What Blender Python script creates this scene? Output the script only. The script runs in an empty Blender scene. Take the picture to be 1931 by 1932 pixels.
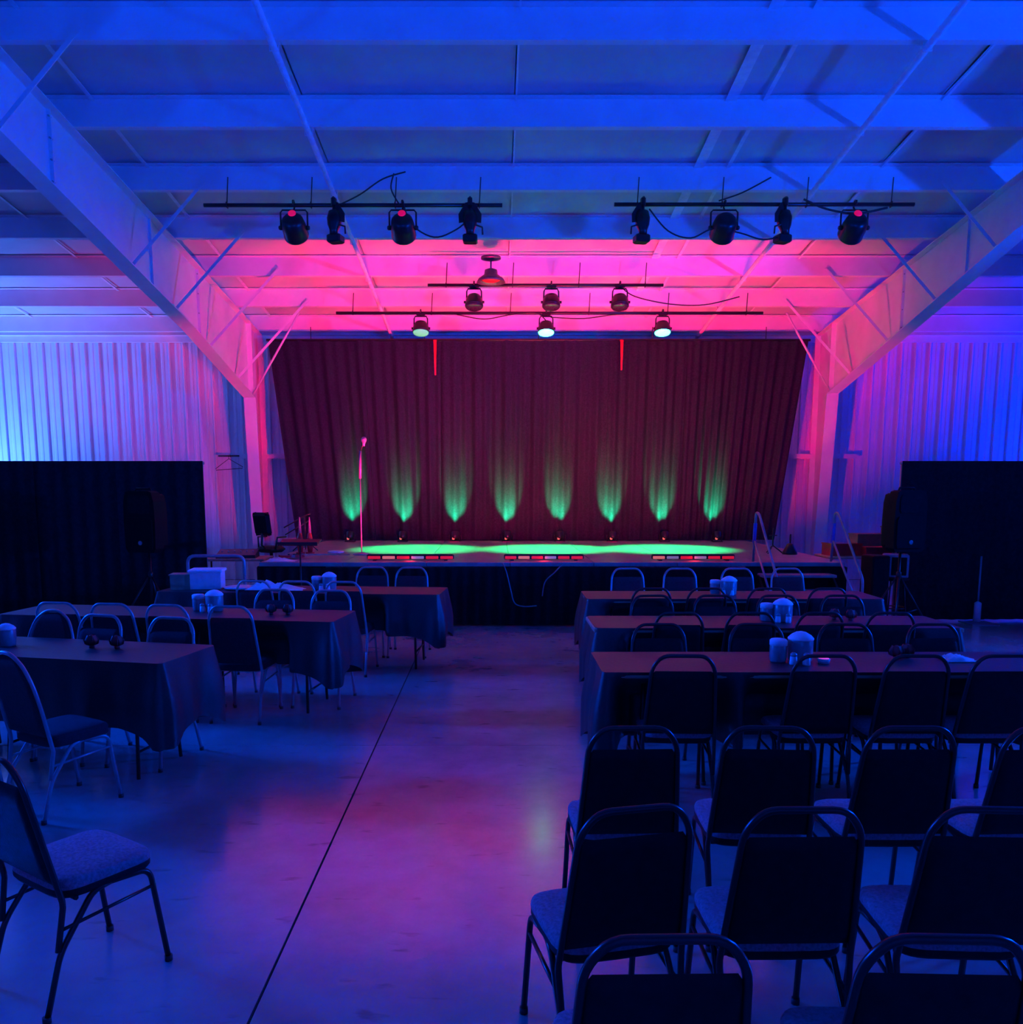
import bpy, math, random
from mathutils import Vector, Matrix
R = math.radians
random.seed(7)
scn = bpy.context.scene
col = scn.collection

# ------------------------------------------------------------------ camera
cd = bpy.data.cameras.new('camera')
cam = bpy.data.objects.new('camera', cd); col.objects.link(cam)
cam.location = (0, 0, 2.05); cam.rotation_euler = (R(90 - 7.8), 0, 0)
cd.sensor_fit = 'HORIZONTAL'; cd.sensor_width = 36.0
cd.lens = 36.0 * 1600 / 1931
cd.shift_x = 30.5 / 1931; cd.shift_y = 168 / 1931
cd.clip_start = 0.05; cd.clip_end = 100
scn.camera = cam

# ------------------------------------------------------------------ world, exposure
w = bpy.data.worlds.new('world'); scn.world = w; w.use_nodes = True
w.node_tree.nodes['Background'].inputs[0].default_value = (0.02, 0.03, 0.2, 1)
w.node_tree.nodes['Background'].inputs[1].default_value = 0.05
scn.view_settings.view_transform = 'Standard'
scn.view_settings.look = 'None'
scn.view_settings.exposure = 0.0
scn.view_settings.gamma = 1.0
scn.view_settings.use_curve_mapping = False
try:
    scn.cycles.use_denoising = True
    scn.cycles.max_bounces = 8
    scn.cycles.diffuse_bounces = 4
    scn.cycles.sample_clamp_indirect = 6
except Exception:
    pass

def spot(name, loc, target, color, power, half, blend=0.3, radius=0.08, parent=None):
    l = bpy.data.lights.new(name, 'SPOT'); l.color = color; l.energy = power
    l.spot_size = R(half * 2); l.spot_blend = blend; l.shadow_soft_size = radius
    o = bpy.data.objects.new(name, l); col.objects.link(o)
    o.location = loc
    o.rotation_euler = (Vector(target) - Vector(loc)).to_track_quat('-Z', 'Y').to_euler()
    if parent:
        o.parent = parent; o.matrix_parent_inverse = parent.matrix_world.inverted()
    return o

BLUE = (0.0, 0.06, 1.0); DEEP = (0.03, 0.02, 1.0); CYAN = (0.05, 0.17, 1.0)
PINK = (1.0, 0.006, 0.11); GREEN = (0.0, 1.0, 0.28)
# blue wash lamps of the hall, sides and rear, plus two added floor fills
spot('blue_house_wash_right', (12.5, 3.0, 2.2), (-1.0, 10.0, 8.5), BLUE, 6200, 33, 0.35, 0.15)
spot('blue_house_wash_left', (-9.0, 1.0, 2.8), (2.0, 9.0, 7.6), BLUE, 1300, 30, 0.35, 0.15)
spot('blue_house_wash_rear', (1.0, -3.0, 3.4), (1.0, 6.0, 6.9), BLUE, 1300, 42, 0.6, 0.2)
spot('blue_floor_fill_right', (13.0, 9.5, 4.4), (3.0, 4.0, 0.0), BLUE, 7600, 48, 0.8, 0.8)  # added fill without a fixture, lifts the blue on the floor
spot('blue_floor_fill_left', (-11.0, 8.8, 4.4), (-2.0, 3.2, 0.0), BLUE, 7600, 45, 0.8, 0.8)  # matching added fill from the left, no real lamp there
# wall uplights behind the drapes
spot('wall_uplight_left', (-12.2, 16.6, 0.4), (-11.6, 18.4, 5.4), CYAN, 4600, 60, 0.9, 0.12)
spot('wall_uplight_right', (14.2, 16.2, 0.4), (13.4, 18.4, 5.2), (0.0, 0.02, 1.0), 3600, 62, 0.8, 0.12)

# ------------------------------------------------------------------ materials
def mat(name, rgb, rough=0.6, metal=0.0, emit=None, estr=0.0, noise=None, bump=0.0, spec=0.5, bscale=40.0, coat=0.0):
    m = bpy.data.materials.new(name); m.use_nodes = True
    nt = m.node_tree; b = nt.nodes['Principled BSDF']
    b.inputs['Base Color'].default_value = (*rgb, 1); b.inputs['Roughness'].default_value = rough
    b.inputs['Metallic'].default_value = metal; b.inputs['Specular IOR Level'].default_value = spec
    if coat: b.inputs['Coat Weight'].default_value = coat
    tc = nt.nodes.new('ShaderNodeTexCoord')
    if noise:
        sc, amt = noise
        n = nt.nodes.new('ShaderNodeTexNoise'); n.inputs['Scale'].default_value = sc; n.inputs['Detail'].default_value = 5
        nt.links.new(tc.outputs['Object'], n.inputs['Vector'])
        r = nt.nodes.new('ShaderNodeValToRGB')
        r.color_ramp.elements[0].position = 0.3; r.color_ramp.elements[1].position = 0.7
        r.color_ramp.elements[0].color = (*[c * (1 - amt) for c in rgb], 1)
        r.color_ramp.elements[1].color = (*[min(1, c * (1 + amt)) for c in rgb], 1)
        nt.links.new(n.outputs['Fac'], r.inputs['Fac']); nt.links.new(r.outputs['Color'], b.inputs['Base Color'])
    if bump:
        n2 = nt.nodes.new('ShaderNodeTexNoise'); n2.inputs['Scale'].default_value = bscale; n2.inputs['Detail'].default_value = 4
        nt.links.new(tc.outputs['Object'], n2.inputs['Vector'])
        bp = nt.nodes.new('ShaderNodeBump'); bp.inputs['Strength'].default_value = bump; bp.inputs['Distance'].default_value = 0.01
        nt.links.new(n2.outputs['Fac'], bp.inputs['Height']); nt.links.new(bp.outputs['Normal'], b.inputs['Normal'])
    if emit:
        b.inputs['Emission Color'].default_value = (*emit, 1); b.inputs['Emission Strength'].default_value = estr
    return m

M = {}
M['white_steel'] = mat('white_steel', (0.74, 0.74, 0.76), 0.45, noise=(3, 0.05))
M['deck'] = mat('insulation_vinyl', (0.57, 0.57, 0.59), 0.6, noise=(1.2, 0.08), bump=0.25, bscale=6)
M['tape'] = mat('seam_tape', (0.80, 0.80, 0.80), 0.4, noise=(10, 0.1))
M['wall'] = mat('wall_sheet', (0.76, 0.76, 0.78), 0.5, noise=(2, 0.05))
M['black_cloth'] = mat('black_cloth', (0.012, 0.012, 0.014), 0.95, noise=(25, 0.3), bump=0.2, spec=0.2)
M['drape'] = mat('drape_cloth', (0.020, 0.020, 0.024), 0.95, noise=(20, 0.3), bump=0.2, spec=0.2)
M['curtain'] = mat('curtain_velour', (0.021, 0.022, 0.042), 0.95, noise=(30, 0.25), bump=0.2, spec=0.1)
M['table_cloth'] = mat('table_cloth', (0.022, 0.018, 0.021), 0.5, noise=(60, 0.3), bump=0.15, spec=0.6)
M['black_metal'] = mat('black_metal', (0.012, 0.012, 0.014), 0.32, 0.0, noise=(15, 0.2))
M['grey_metal'] = mat('grey_metal', (0.30, 0.30, 0.32), 0.4, 0.3, noise=(15, 0.15))
M['silver'] = mat('silver_metal', (0.36, 0.36, 0.38), 0.3, 0.35, noise=(20, 0.1))
M['vinyl'] = mat('black_vinyl', (0.007, 0.007, 0.010), 0.6, spec=0.25, noise=(30, 0.3), bump=0.15, bscale=120)
M['seat'] = mat('seat_fabric', (0.29, 0.20, 0.25), 0.9, noise=(80, 0.35), bump=0.2, bscale=150)
M['maroon'] = mat('maroon_fabric', (0.06, 0.015, 0.025), 0.9, noise=(60, 0.3), bump=0.2, bscale=150)
M['jar'] = mat('cloudy_plastic', (0.22, 0.22, 0.24), 0.3, noise=(20, 0.15))
M['dark_metal'] = mat('dark_metal', (0.10, 0.10, 0.11), 0.4, 0.3, noise=(20, 0.15))
M['speaker_black'] = mat('speaker_black', (0.005, 0.005, 0.006), 0.7, spec=0.15, noise=(40, 0.3))
M['plastic_white'] = mat('white_plastic', (0.72, 0.72, 0.74), 0.35, noise=(20, 0.08))
M['paper'] = mat('white_paper', (0.8, 0.8, 0.8), 0.8, noise=(30, 0.05))
M['red_matte'] = mat('red_matte', (0.45, 0.02, 0.03), 0.6, noise=(30, 0.2))
M['red_gloss'] = mat('red_lacquer', (0.6, 0.02, 0.03), 0.2, noise=(10, 0.1), coat=0.5)
M['wood'] = mat('light_wood', (0.42, 0.30, 0.20), 0.55, noise=(8, 0.25))
M['stage_floor'] = mat('stage_boards', (0.32, 0.29, 0.28), 0.35, noise=(6, 0.2), bump=0.1)
M['cable'] = mat('cable_rubber', (0.02, 0.02, 0.022), 0.6, noise=(30, 0.2))
M['brown'] = mat('cardboard', (0.28, 0.17, 0.10), 0.8, noise=(12, 0.15))
M['blue_tape'] = mat('blue_tape', (0.05, 0.10, 0.55), 0.5, noise=(20, 0.1))
M['lens_green'] = mat('lens_green_lit', (0.1, 0.9, 0.5), 0.3, emit=(0.03, 1.0, 0.35), estr=16.0)
M['lens_green_dim'] = mat('lens_green_dim', (0.1, 0.9, 0.5), 0.3, emit=(0.02, 0.75, 0.25), estr=0.7)
M['lens_dark'] = mat('lens_unlit', (0.03, 0.03, 0.04), 0.15, noise=(40, 0.2))
M['lens_red'] = mat('lens_red_lit', (0.8, 0.05, 0.05), 0.3, emit=(1.0, 0.01, 0.03), estr=0.5)
M['lens_amber'] = mat('lens_amber_lit', (0.9, 0.3, 0.2), 0.3, emit=(1.0, 0.22, 0.12), estr=0.5)
M['lens_white'] = mat('lens_white_lit', (0.7, 0.7, 0.6), 0.3, emit=(0.55, 0.32, 0.22), estr=0.25)
M['red_glow'] = mat('red_gel_lit', (0.8, 0.02, 0.1), 0.4, emit=(0.9, 0.0, 0.05), estr=0.6)
M['tealight'] = mat('tealight_lit', (0.8, 0.2, 0.5), 0.4, emit=(0.75, 0.08, 0.5), estr=0.8)

def concrete():
    m = bpy.data.materials.new('polished_concrete'); m.use_nodes = True
    nt = m.node_tree; b = nt.nodes['Principled BSDF']; L = nt.links.new
    g = nt.nodes.new('ShaderNodeNewGeometry')
    n = nt.nodes.new('ShaderNodeTexNoise'); n.inputs['Scale'].default_value = 0.9; n.inputs['Detail'].default_value = 8; n.inputs['Roughness'].default_value = 0.65
    L(g.outputs['Position'], n.inputs['Vector'])
    r = nt.nodes.new('ShaderNodeValToRGB'); e = r.color_ramp.elements
    e[0].position = 0.30; e[0].color = (0.26, 0.255, 0.25, 1); e[1].position = 0.68; e[1].color = (0.46, 0.455, 0.445, 1)
    L(n.outputs['Fac'], r.inputs['Fac'])
    # small dark scuffs
    mp = nt.nodes.new('ShaderNodeMapping'); mp.inputs['Scale'].default_value = (2.2, 6.0, 1)
    L(g.outputs['Position'], mp.inputs['Vector'])
    n2 = nt.nodes.new('ShaderNodeTexNoise'); n2.inputs['Scale'].default_value = 1.6; n2.inputs['Detail'].default_value = 6
    L(mp.outputs['Vector'], n2.inputs['Vector'])
    r2 = nt.nodes.new('ShaderNodeValToRGB'); e2 = r2.color_ramp.elements
    e2[0].position = 0.28; e2[0].color = (0.25, 0.25, 0.25, 1); e2[1].position = 0.36; e2[1].color = (1, 1, 1, 1)
    L(n2.outputs['Fac'], r2.inputs['Fac'])
    mx = nt.nodes.new('ShaderNodeMix'); mx.data_type = 'RGBA'; mx.blend_type = 'MULTIPLY'; mx.inputs[0].default_value = 0.5
    L(r.outputs['Color'], mx.inputs[6]); L(r2.outputs['Color'], mx.inputs[7])
    L(mx.outputs[2], b.inputs['Base Color'])
    mr = nt.nodes.new('ShaderNodeMapRange'); mr.inputs[3].default_value = 0.12; mr.inputs[4].default_value = 0.32
    L(n.outputs['Fac'], mr.inputs[0]); L(mr.outputs[0], b.inputs['Roughness'])
    n3 = nt.nodes.new('ShaderNodeTexNoise'); n3.inputs['Scale'].default_value = 7; n3.inputs['Detail'].default_value = 4
    L(g.outputs['Position'], n3.inputs['Vector'])
    bp = nt.nodes.new('ShaderNodeBump'); bp.inputs['Strength'].default_value = 0.08; bp.inputs['Distance'].default_value = 0.02
    L(n3.outputs['Fac'], bp.inputs['Height']); L(bp.outputs['Normal'], b.inputs['Normal'])
    b.inputs['Specular IOR Level'].default_value = 1.0
    b.inputs['Coat Weight'].default_value = 0.6; b.inputs['Coat Roughness'].default_value = 0.16
    return m
M['concrete'] = concrete()
M['grout'] = mat('joint_filler', (0.07, 0.07, 0.072), 0.9, noise=(10, 0.3))

# ------------------------------------------------------------------ mesh helpers
class MB:
    def __init__(s): s.v = []; s.f = []; s.sm = []
    def add(s, vs, fs, smooth=False):
        o = len(s.v); s.v += [tuple(v) for v in vs]
        for f in fs: s.f.append([i + o for i in f]); s.sm.append(smooth)
        return s
    def box(s, c, d, rot=None, taper=None):
        x, y, z = [k / 2 for k in d]; vs = []
        for sz in (-1, 1):
            for sx, sy in ((-1, -1), (1, -1), (1, 1), (-1, 1)):
                t = 1 if (taper is None or sz < 0) else taper
                vs.append(Vector((sx * x * t, sy * y * t, sz * z)))
        if rot is not None: vs = [rot @ v for v in vs]
        vs = [v + Vector(c) for v in vs]
        return s.add(vs, [(3, 2, 1, 0), (4, 5, 6, 7), (0, 1, 5, 4), (1, 2, 6, 5), (2, 3, 7, 6), (3, 0, 4, 7)])
    def rbox(s, c, d, b=0.02, rot=None):   # box with chamfered edges
        x, y, z = [k / 2 for k in d]; b = min(b, x * .9, y * .9, z * .9)
        rings = []
        def ring(ix, iy, zz):
            return [(-ix, -iy + b, zz), (-ix + b, -iy, zz), (ix - b, -iy, zz), (ix, -iy + b, zz), (ix, iy - b, zz), (ix - b, iy, zz), (-ix + b, iy, zz), (-ix, iy - b, zz)]
        for ix, iy, zz in ((x - b, y - b, -z), (x, y, -z + b), (x, y, z - b), (x - b, y - b, z)):
            rings.append([Vector(p) for p in ring(ix, iy, zz)])
        vs = [p for r_ in rings for p in r_]
        if rot is not None: vs = [rot @ v for v in vs]
        vs = [v + Vector(c) for v in vs]
        fs = [tuple(range(7, -1, -1)), tuple(range(24, 32))]
        for k in range(3):
            for i in range(8):
                j = (i + 1) % 8; fs.append((k * 8 + i, k * 8 + j, k * 8 + 8 + j, k * 8 + 8 + i))
        return s.add(vs, fs)
    def tube(s, pts, r, n=8, closed=False):
        pts = [Vector(p) for p in pts]; m = len(pts); rs = r if isinstance(r, (list, tuple)) else [r] * m
        vs = []; up = None
        for i, p in enumerate(pts):
            a = pts[(i - 1) % m] if (i > 0 or closed) else p
            b_ = pts[(i + 1) % m] if (i < m - 1 or closed) else p
            t = (b_ - a)
            t = t.normalized() if t.length > 1e-9 else Vector((0, 0, 1))
            if up is None:
                up = Vector((0, 0, 1)) if abs(t.z) < .9 else Vector((1, 0, 0))
            u = (up - t * up.dot(t))
            if u.length < 1e-6: u = Vector((1, 0, 0)) - t * t.x
            u.normalize(); up = u; v = t.cross(u)
            for k in range(n):
                a_ = 2 * math.pi * k / n; vs.append(p + (u * math.cos(a_) + v * math.sin(a_)) * rs[i])
        fs = []
        for i in range(m if closed else m - 1):
            for k in range(n):
                k2 = (k + 1) % n; i2 = (i + 1) % m
                fs.append((i * n + k, i * n + k2, i2 * n + k2, i2 * n + k))
        s.add(vs, fs, True)
        if not closed:
            o = len(s.v) - len(vs)
            s.f.append([o + k for k in range(n - 1, -1, -1)]); s.sm.append(False)
            s.f.append([o + (m - 1) * n + k for k in range(n)]); s.sm.append(False)
        return s
    def lathe(s, prof, n=16, c=(0, 0, 0), rot=None, cap=True):
        vs = []
        for r, z in prof:
            for k in range(n):
                a = 2 * math.pi * k / n; vs.append(Vector((r * math.cos(a), r * math.sin(a), z)))
        if rot is not None: vs = [rot @ v for v in vs]
        vs = [v + Vector(c) for v in vs]
        fs = []
        for i in range(len(prof) - 1):
            for k in range(n):
                k2 = (k + 1) % n; fs.append((i * n + k, i * n + k2, (i + 1) * n + k2, (i + 1) * n + k))
        s.add(vs, fs, True)
        if cap:
            o = len(s.v) - len(vs); e = (len(prof) - 1) * n
            s.f.append([o + k for k in range(n - 1, -1, -1)]); s.sm.append(False)
            s.f.append([o + e + k for k in range(n)]); s.sm.append(False)
        return s
    def prism(s, poly, axis, a, b):   # poly of 2d points extruded along axis ('x': poly is (y,z); 'y': (x,z); 'z': (x,y))
        def P(u, v, t): return {'x': (t, u, v), 'y': (u, t, v), 'z': (u, v, t)}[axis]
        n = len(poly); vs = [P(u, v, a) for u, v in poly] + [P(u, v, b) for u, v in poly]
        fs = [tuple(range(n)), tuple(range(2 * n - 1, n - 1, -1))] + [(i, i + n, (i + 1) % n + n, (i + 1) % n) for i in range(n)]
        return s.add(vs, fs)
    def grid(s, pts, smooth=True):    # pts[row][col]
        n = len(pts[0]); vs = [p for r_ in pts for p in r_]
        fs = [(i * n + k, i * n + k + 1, (i + 1) * n + k + 1, (i + 1) * n + k) for i in range(len(pts) - 1) for k in range(n - 1)]
        return s.add(vs, fs, smooth)
    def mesh(s, name, m):
        me = bpy.data.meshes.new(name); me.from_pydata(s.v, [], s.f); me.update()
        me.polygons.foreach_set('use_smooth', s.sm); me.materials.append(m)
        return me
    def build(s, name, m, parent=None, loc=None):
        me = s.mesh(name, M[m] if isinstance(m, str) else m)
        import bmesh
        bm = bmesh.new(); bm.from_mesh(me); bmesh.ops.recalc_face_normals(bm, faces=bm.faces); bm.to_mesh(me); bm.free()
        o = bpy.data.objects.new(name, me); col.objects.link(o)
        if parent is not None: o.parent = parent
        if loc is not None: o.location = loc
        return o

def tag(o, label=None, cat=None, group=None, kind=None):
    if label: o['label'] = label
    if cat: o['category'] = cat
    if group: o['group'] = group
    if kind: o['kind'] = kind
    return o
def thing(name, label, cat, loc=(0, 0, 0), rz=0, group=None):
    o = bpy.data.objects.new(name, None); col.objects.link(o); o.empty_display_size = 0.1
    o.location = loc; o.rotation_euler = (0, 0, rz)
    return tag(o, label, cat, group)
def copy_tree(o, parent=None):
    c = o.copy(); col.objects.link(c)
    if parent is not None: c.parent = parent
    for ch in list(o.children): copy_tree(ch, c)
    return c
def inst(me, name, parent, loc=(0, 0, 0), rot=(0, 0, 0)):
    o = bpy.data.objects.new(name, me); col.objects.link(o); o.parent = parent; o.location = loc; o.rotation_euler = rot
    return o
RX = lambda a: Matrix.Rotation(R(a), 3, 'X')
RY = lambda a: Matrix.Rotation(R(a), 3, 'Y')
RZ = lambda a: Matrix.Rotation(R(a), 3, 'Z')
ORD = ['first', 'second', 'third', 'fourth', 'fifth', 'sixth', 'seventh', 'eighth']

# ------------------------------------------------------------------ structure
X0, X1, Y0, YW = -17.0, 18.5, -5.0, 18.4
SL = 0.125
def zb(y): return 7.42 - SL * y          # underside of the purlins
PH = 0.30                                 # purlin height

floor = tag(MB().box(((X0 + X1) / 2, (Y0 + YW) / 2, -0.09), (X1 - X0 + .4, YW - Y0 + .4, 0.12)).build('floor', 'grout'), kind='structure')
xs = [X0, -13.15, -7.05, -0.95, 5.15, 11.25, X1]; ys = [Y0, 0.42, 6.52, 12.62, YW]
for i in range(len(xs) - 1):
    for j in range(len(ys) - 1):
        g = 0.006
        MB().box(((xs[i] + xs[i + 1]) / 2, (ys[j] + ys[j + 1]) / 2, -0.015), (xs[i + 1] - xs[i] - 2 * g, ys[j + 1] - ys[j] - .005, 0.03)).build('slab', 'concrete', floor)

wall = tag(MB().box(((X0 + X1) / 2, YW + .13, 2.75), (X1 - X0 + .4, .1, 5.5)).build('wall_back', 'wall'), kind='structure')
# ribbed wall sheets, three ribs each
pw, rib = 0.894, 0.298
prof = []
for k in range(3):
    x = k * rib
    prof += [(x, 0), (x + .090, 0), (x + .105, .008), (x + .145, .008), (x + .160, 0), (x + .236, 0), (x + .252, .034), (x + .280, .034), (x + .296, 0)]
mbp = MB(); zz = [0.0, 5.28]
mbp.grid([[(x, -d, z) for x, d in prof] for z in zz], smooth=False)
sheet = mbp.mesh('wall_panel', M['wall'])
k = 0
while X0 + k * pw < X1 - .3:
    inst(sheet, 'wall_panel', wall, (X0 + k * pw, YW + .08, 0)); k += 1
for a, b in ((-5.42, -4.46), (6.05, 7.66)):
    gm = MB(); gm.prism([(YW - .20, 2.60), (YW - .20, 2.70), (YW + .04, 2.70), (YW + .04, 2.685), (YW - .185, 2.685), (YW - .185, 2.60)], 'x', a, b)
    gm.build('girt', 'white_steel', wall)
tag(MB().box((X0 - .1, (Y0 + YW) / 2, 4.4), (.2, YW - Y0 + .6, 8.8)).build('wall_left', 'wall'), kind='structure')
tag(MB().box((X1 + .1, (Y0 + YW) / 2, 4.4), (.2, YW - Y0 + .6, 8.8)).build('wall_right', 'wall'), kind='structure')
tag(MB().box(((X0 + X1) / 2, Y0 - .1, 4.4), (X1 - X0, .2, 8.8)).build('wall_front', 'wall'), kind='structure')
tag(MB().prism([(YW - .16, zb(YW) + .02), (YW - .16, zb(YW) + .12), (YW + .06, zb(YW) + .12), (YW + .06, zb(YW) - .10), (YW - .02, zb(YW) - .10), (YW - .02, zb(YW) + .02)], 'x', X0, X1).build('trim_1', 'white_steel'), kind='structure')

def zd(y): return zb(y) + PH
ceil = tag(MB().prism([(Y0 - .2, zd(Y0 - .2) + .05), (YW + .2, zd(YW + .2) + .05), (YW + .2, zd(YW + .2) + .2), (Y0 - .2, zd(Y0 - .2) + .2)], 'x', X0 - .2, X1 + .2).build('ceiling', 'deck'), kind='structure')
# insulation sheets lying on the purlins, one per strip
sx = [X0, -14.4, -11.9, -9.5, -7.06, -4.62, -2.2, 0.22, 2.68, 5.10, 7.55, 10.0, 12.4, 14.9, X1]
for i in range(len(sx) - 1):
    m_ = MB(); rows = []
    N = 60
    for q in range(N + 1):
        y = Y0 + (YW + .1 - Y0) * q / N
        ph = ((17.98 - y) / 1.52) % 1.0
        sag = 0.03 * math.sin(math.pi * ph)
        rows.append([(sx[i] + .006 + (sx[i + 1] - sx[i] - .012) * t, y, zd(y) + .02 - sag * (0.6 + 0.4 * math.sin(9 * t + i))) for t in (0, .25, .5, .75, 1)])
    m_.grid(rows); m_.build('insulation_sheet', 'deck', ceil)
for x_, wd in ((-4.60, .05), (0.24, .02), (2.69, .13), (3.08, .05), (5.12, .03), (7.57, .05), (-7.04, .04), (-9.5, .04)):
    MB().prism([(Y0, zd(Y0) - .028), (YW, zd(YW) - .028), (YW, zd(YW) - .022), (Y0, zd(Y0) - .022)], 'x', x_ - wd / 2, x_ + wd / 2).build('seam_tape', 'tape', ceil)
py = [17.98 - 1.52 * k for k in range(15)]
for y in py:
    z0 = zb(y); t = .006
    m_ = MB()
    m_.prism([(y, z0), (y + .075, z0 - .009), (y + .075, z0 + .014), (y + .069, z0 + .014), (y + .069, z0 - .003), (y + t, z0 + t), (y + t, z0 + PH), (y - .075, z0 + PH + .009), (y - .075, z0 + PH + .003), (y, z0 + PH - t)], 'x', X0, X1)
    m_.build('purlin', 'white_steel', ceil)

# ------------------------------------------------------------------ steel frames
def frame(x, sgn, label, bot):
    f = thing('steel_frame', label, 'steel frame', (x, YW, 0))
    def B(): return MB()
    oy = -YW
    w_ = .011
    bl = bot + [(4.0, zb(4.0) - .66), (Y0 + .05, zb(Y0) - .66)]
    top = [(Y0 + .05, zb(Y0 + .05) - .012), (18.2, zb(18.2) - .012)]
    knee = bl[0]
    B().prism([(y + oy, z) for y, z in [(18.2, knee[1])] + bl + top], 'x', -w_ / 2, w_ / 2).build('rafter_web', 'white_steel', f)
    def strip(name, pts, thick, wide=.24, up=1):
        b_ = B()
        for (ya, za), (yb, zb_) in zip(pts[:-1], pts[1:]):
            d = Vector((0, yb - ya, zb_ - za)).normalized(); n = Vector((0, -d.z, d.y)) * thick * up
            vs = []
            for yy, z_ in ((ya, za), (yb, zb_)):
                for s_ in (-1, 1):
                    vs.append((s_ * wide / 2, yy + oy, z_)); vs.append((s_ * wide / 2, yy + oy + n.y, z_ + n.z))
            b_.add(vs, [(0, 2, 6, 4), (1, 5, 7, 3), (0, 4, 5, 1), (2, 3, 7, 6), (0, 1, 3, 2), (4, 6, 7, 5)])
        return b_.build(name, 'white_steel', f)
    strip('rafter_bottom_flange', bl, .014)
    strip('rafter_top_flange', [(18.2, zb(18.2) - .012), (Y0 + .05, zb(Y0 + .05) - .012)], .012)
    B().prism([(y + oy, z) for y, z in [(18.2, 0.0), (18.2, knee[1]), (knee[0], knee[1]), (17.80, 0.0)]], 'x', -w_ / 2, w_ / 2).build('column_web', 'white_steel', f)
    strip('column_inner_flange', [(17.80, 0.0), knee], .014)
    strip('column_outer_flange', [(18.2, 0.0), (18.2, zb(18.2) - .02)], .014, up=-1)
    B().box((0, 18.0 + oy, .012), (.32, .6, .024)).build('base_plate', 'white_steel', f)
    def zbot(y):
        for (ya, za), (yb, zb_) in zip(bl[:-1], bl[1:]):
            if yb <= y <= ya: return za + (zb_ - za) * (y - ya) / (yb - ya)
        return knee[1]
    # stiffener plates and bolted splice plates
    for y, wd in ((17.42, .20), (14.61, .10), (14.59, .10), (12.7, .08), (9.98, .10)):
        a, b_ = zbot(y) + .01, zb(y) - .015
        B().box((0, y + oy, (a + b_) / 2), (wd, .012, b_ - a)).build('stiffener', 'white_steel', f)
    for y in (14.6, 9.98):
        for k in range(4):
            for s_ in (-1, 1):
                a, b_ = zbot(y) + .1, zb(y) - .1
                B().lathe([(.010, -.03), (.010, .03)], 6, (s_ * .035, y + oy, a + (b_ - a) * k / 3), RX(90)).build('bolt', 'grey_metal', f)
    # flange braces up to the purlins
    for y in (py[1], py[2], py[3], py[4], py[6]):
        for s_ in ((sgn,) if y > 9 else (sgn,)):
            p = Vector((s_ * .10, y + oy - .03, zbot(y) + .03)); q = Vector((s_ * (zb(y) - zbot(y) + .12), y + oy - .03, zb(y) + .10))
            d = (q - p); L_ = d.length; ang = math.atan2(d.x, d.z)
            rot = Matrix.Rotation(ang, 3, 'Y')
            B().box((p + q) / 2, (.045, .006, L_), rot).box((p + q) / 2 + Vector((0, .02, 0)), (.006, .04, L_), rot).build('flange_brace', 'white_steel', f)
    p = Vector((sgn * .10, 17.40 + oy, knee[1] + .05)); q = Vector((sgn * 1.15, 17.0 + oy, zb(17.0) + .05)); 
    b_ = B(); b_.tube([p, q], .022, 6); b_.build('flange_brace', 'white_steel', f)
    return f
frame(-4.95, 1, 'white tapered steel column and rafter left of the stage', [(17.48, 3.80), (14.15, 4.56), (9.0, 5.46)])
frame(6.78, -1, 'white tapered steel column and rafter right of the stage', [(17.45, 3.88), (14.9, 4.47), (11.4, 5.30), (9.0, 5.62)])

# conduits under the purlins
for x_, side in ((-2.15, 'left'), (4.20, 'right')):
    c = thing('conduit', f'white conduit pipe running down the ceiling slope, {side} one', 'conduit', (x_, 18.0, zb(18.0)))
    b_ = MB(); b_.tube([(0, 18.75 - 18.45 - .05, -.05 - SL * .25), (0, 0, -.05), (0, -22.5, -.05 + SL * 22.5)], .036, 8); b_.build('pipe', 'tape', c)
    for y in py[:13]:
        MB().tube([(-.045, y - 18 + .03, zb(y) - zb(18) + .0), (-.045, y - 18 + .03, zb(y) - zb(18) - .085), (.045, y - 18 + .03, zb(y) - zb(18) - .085), (.045, y - 18 + .03, zb(y) - zb(18))], .006, 5).build('strap', 'white_steel', c)

# ------------------------------------------------------------------ stage
SX0, SX1, SY0, SY1, SZ = -3.45, 5.10, 12.32, 17.35, 0.93
stage = thing('stage', 'low stage with wooden deck and black pleated skirt', 'stage', ((SX0 + SX1) / 2, SY0, 0))
scx = (SX0 + SX1) / 2
nb = 7
bw = (SX1 - SX0) / nb
for i in range(nb):
    for j in range(2):
        l_ = (SY1 - SY0) / 2
        MB().rbox((SX0 - scx + bw * (i + .5), l_ * (j + .5), SZ - .03), (bw - .006, l_ - .006, .06), .004).build('deck_board', 'stage_floor', stage)
def pleat(x0, x1, z0, z1, y, amp, per, seed=0, n=None, lean=0.0):
    rnd = random.Random(seed); n = n or int((x1 - x0) / per * 8)
    ph = [rnd.uniform(0, 6.28) for _ in range(4)]
    def wv(x, t): return amp * (math.sin(2 * math.pi * x / per + ph[0] + .8 * math.sin(x * 1.7 + ph[1])) + .5 * math.sin(2 * math.pi * x / (per * 2.3) + ph[2])) * (.55 + .45 * t)
    return [[(x0 + (x1 - x0) * i / n, y + lean * t + wv(x0 + (x1 - x0) * i / n, t), z1 + (z0 - z1) * t) for i in range(n + 1)] for t in (0, .1, .35, .7, 1)]
MB().grid(pleat(SX0 - scx - .02, SX1 - scx + .02, .02, SZ - .065, -.05, .018, .17, 3)).build('skirt', 'black_cloth', stage)
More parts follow.
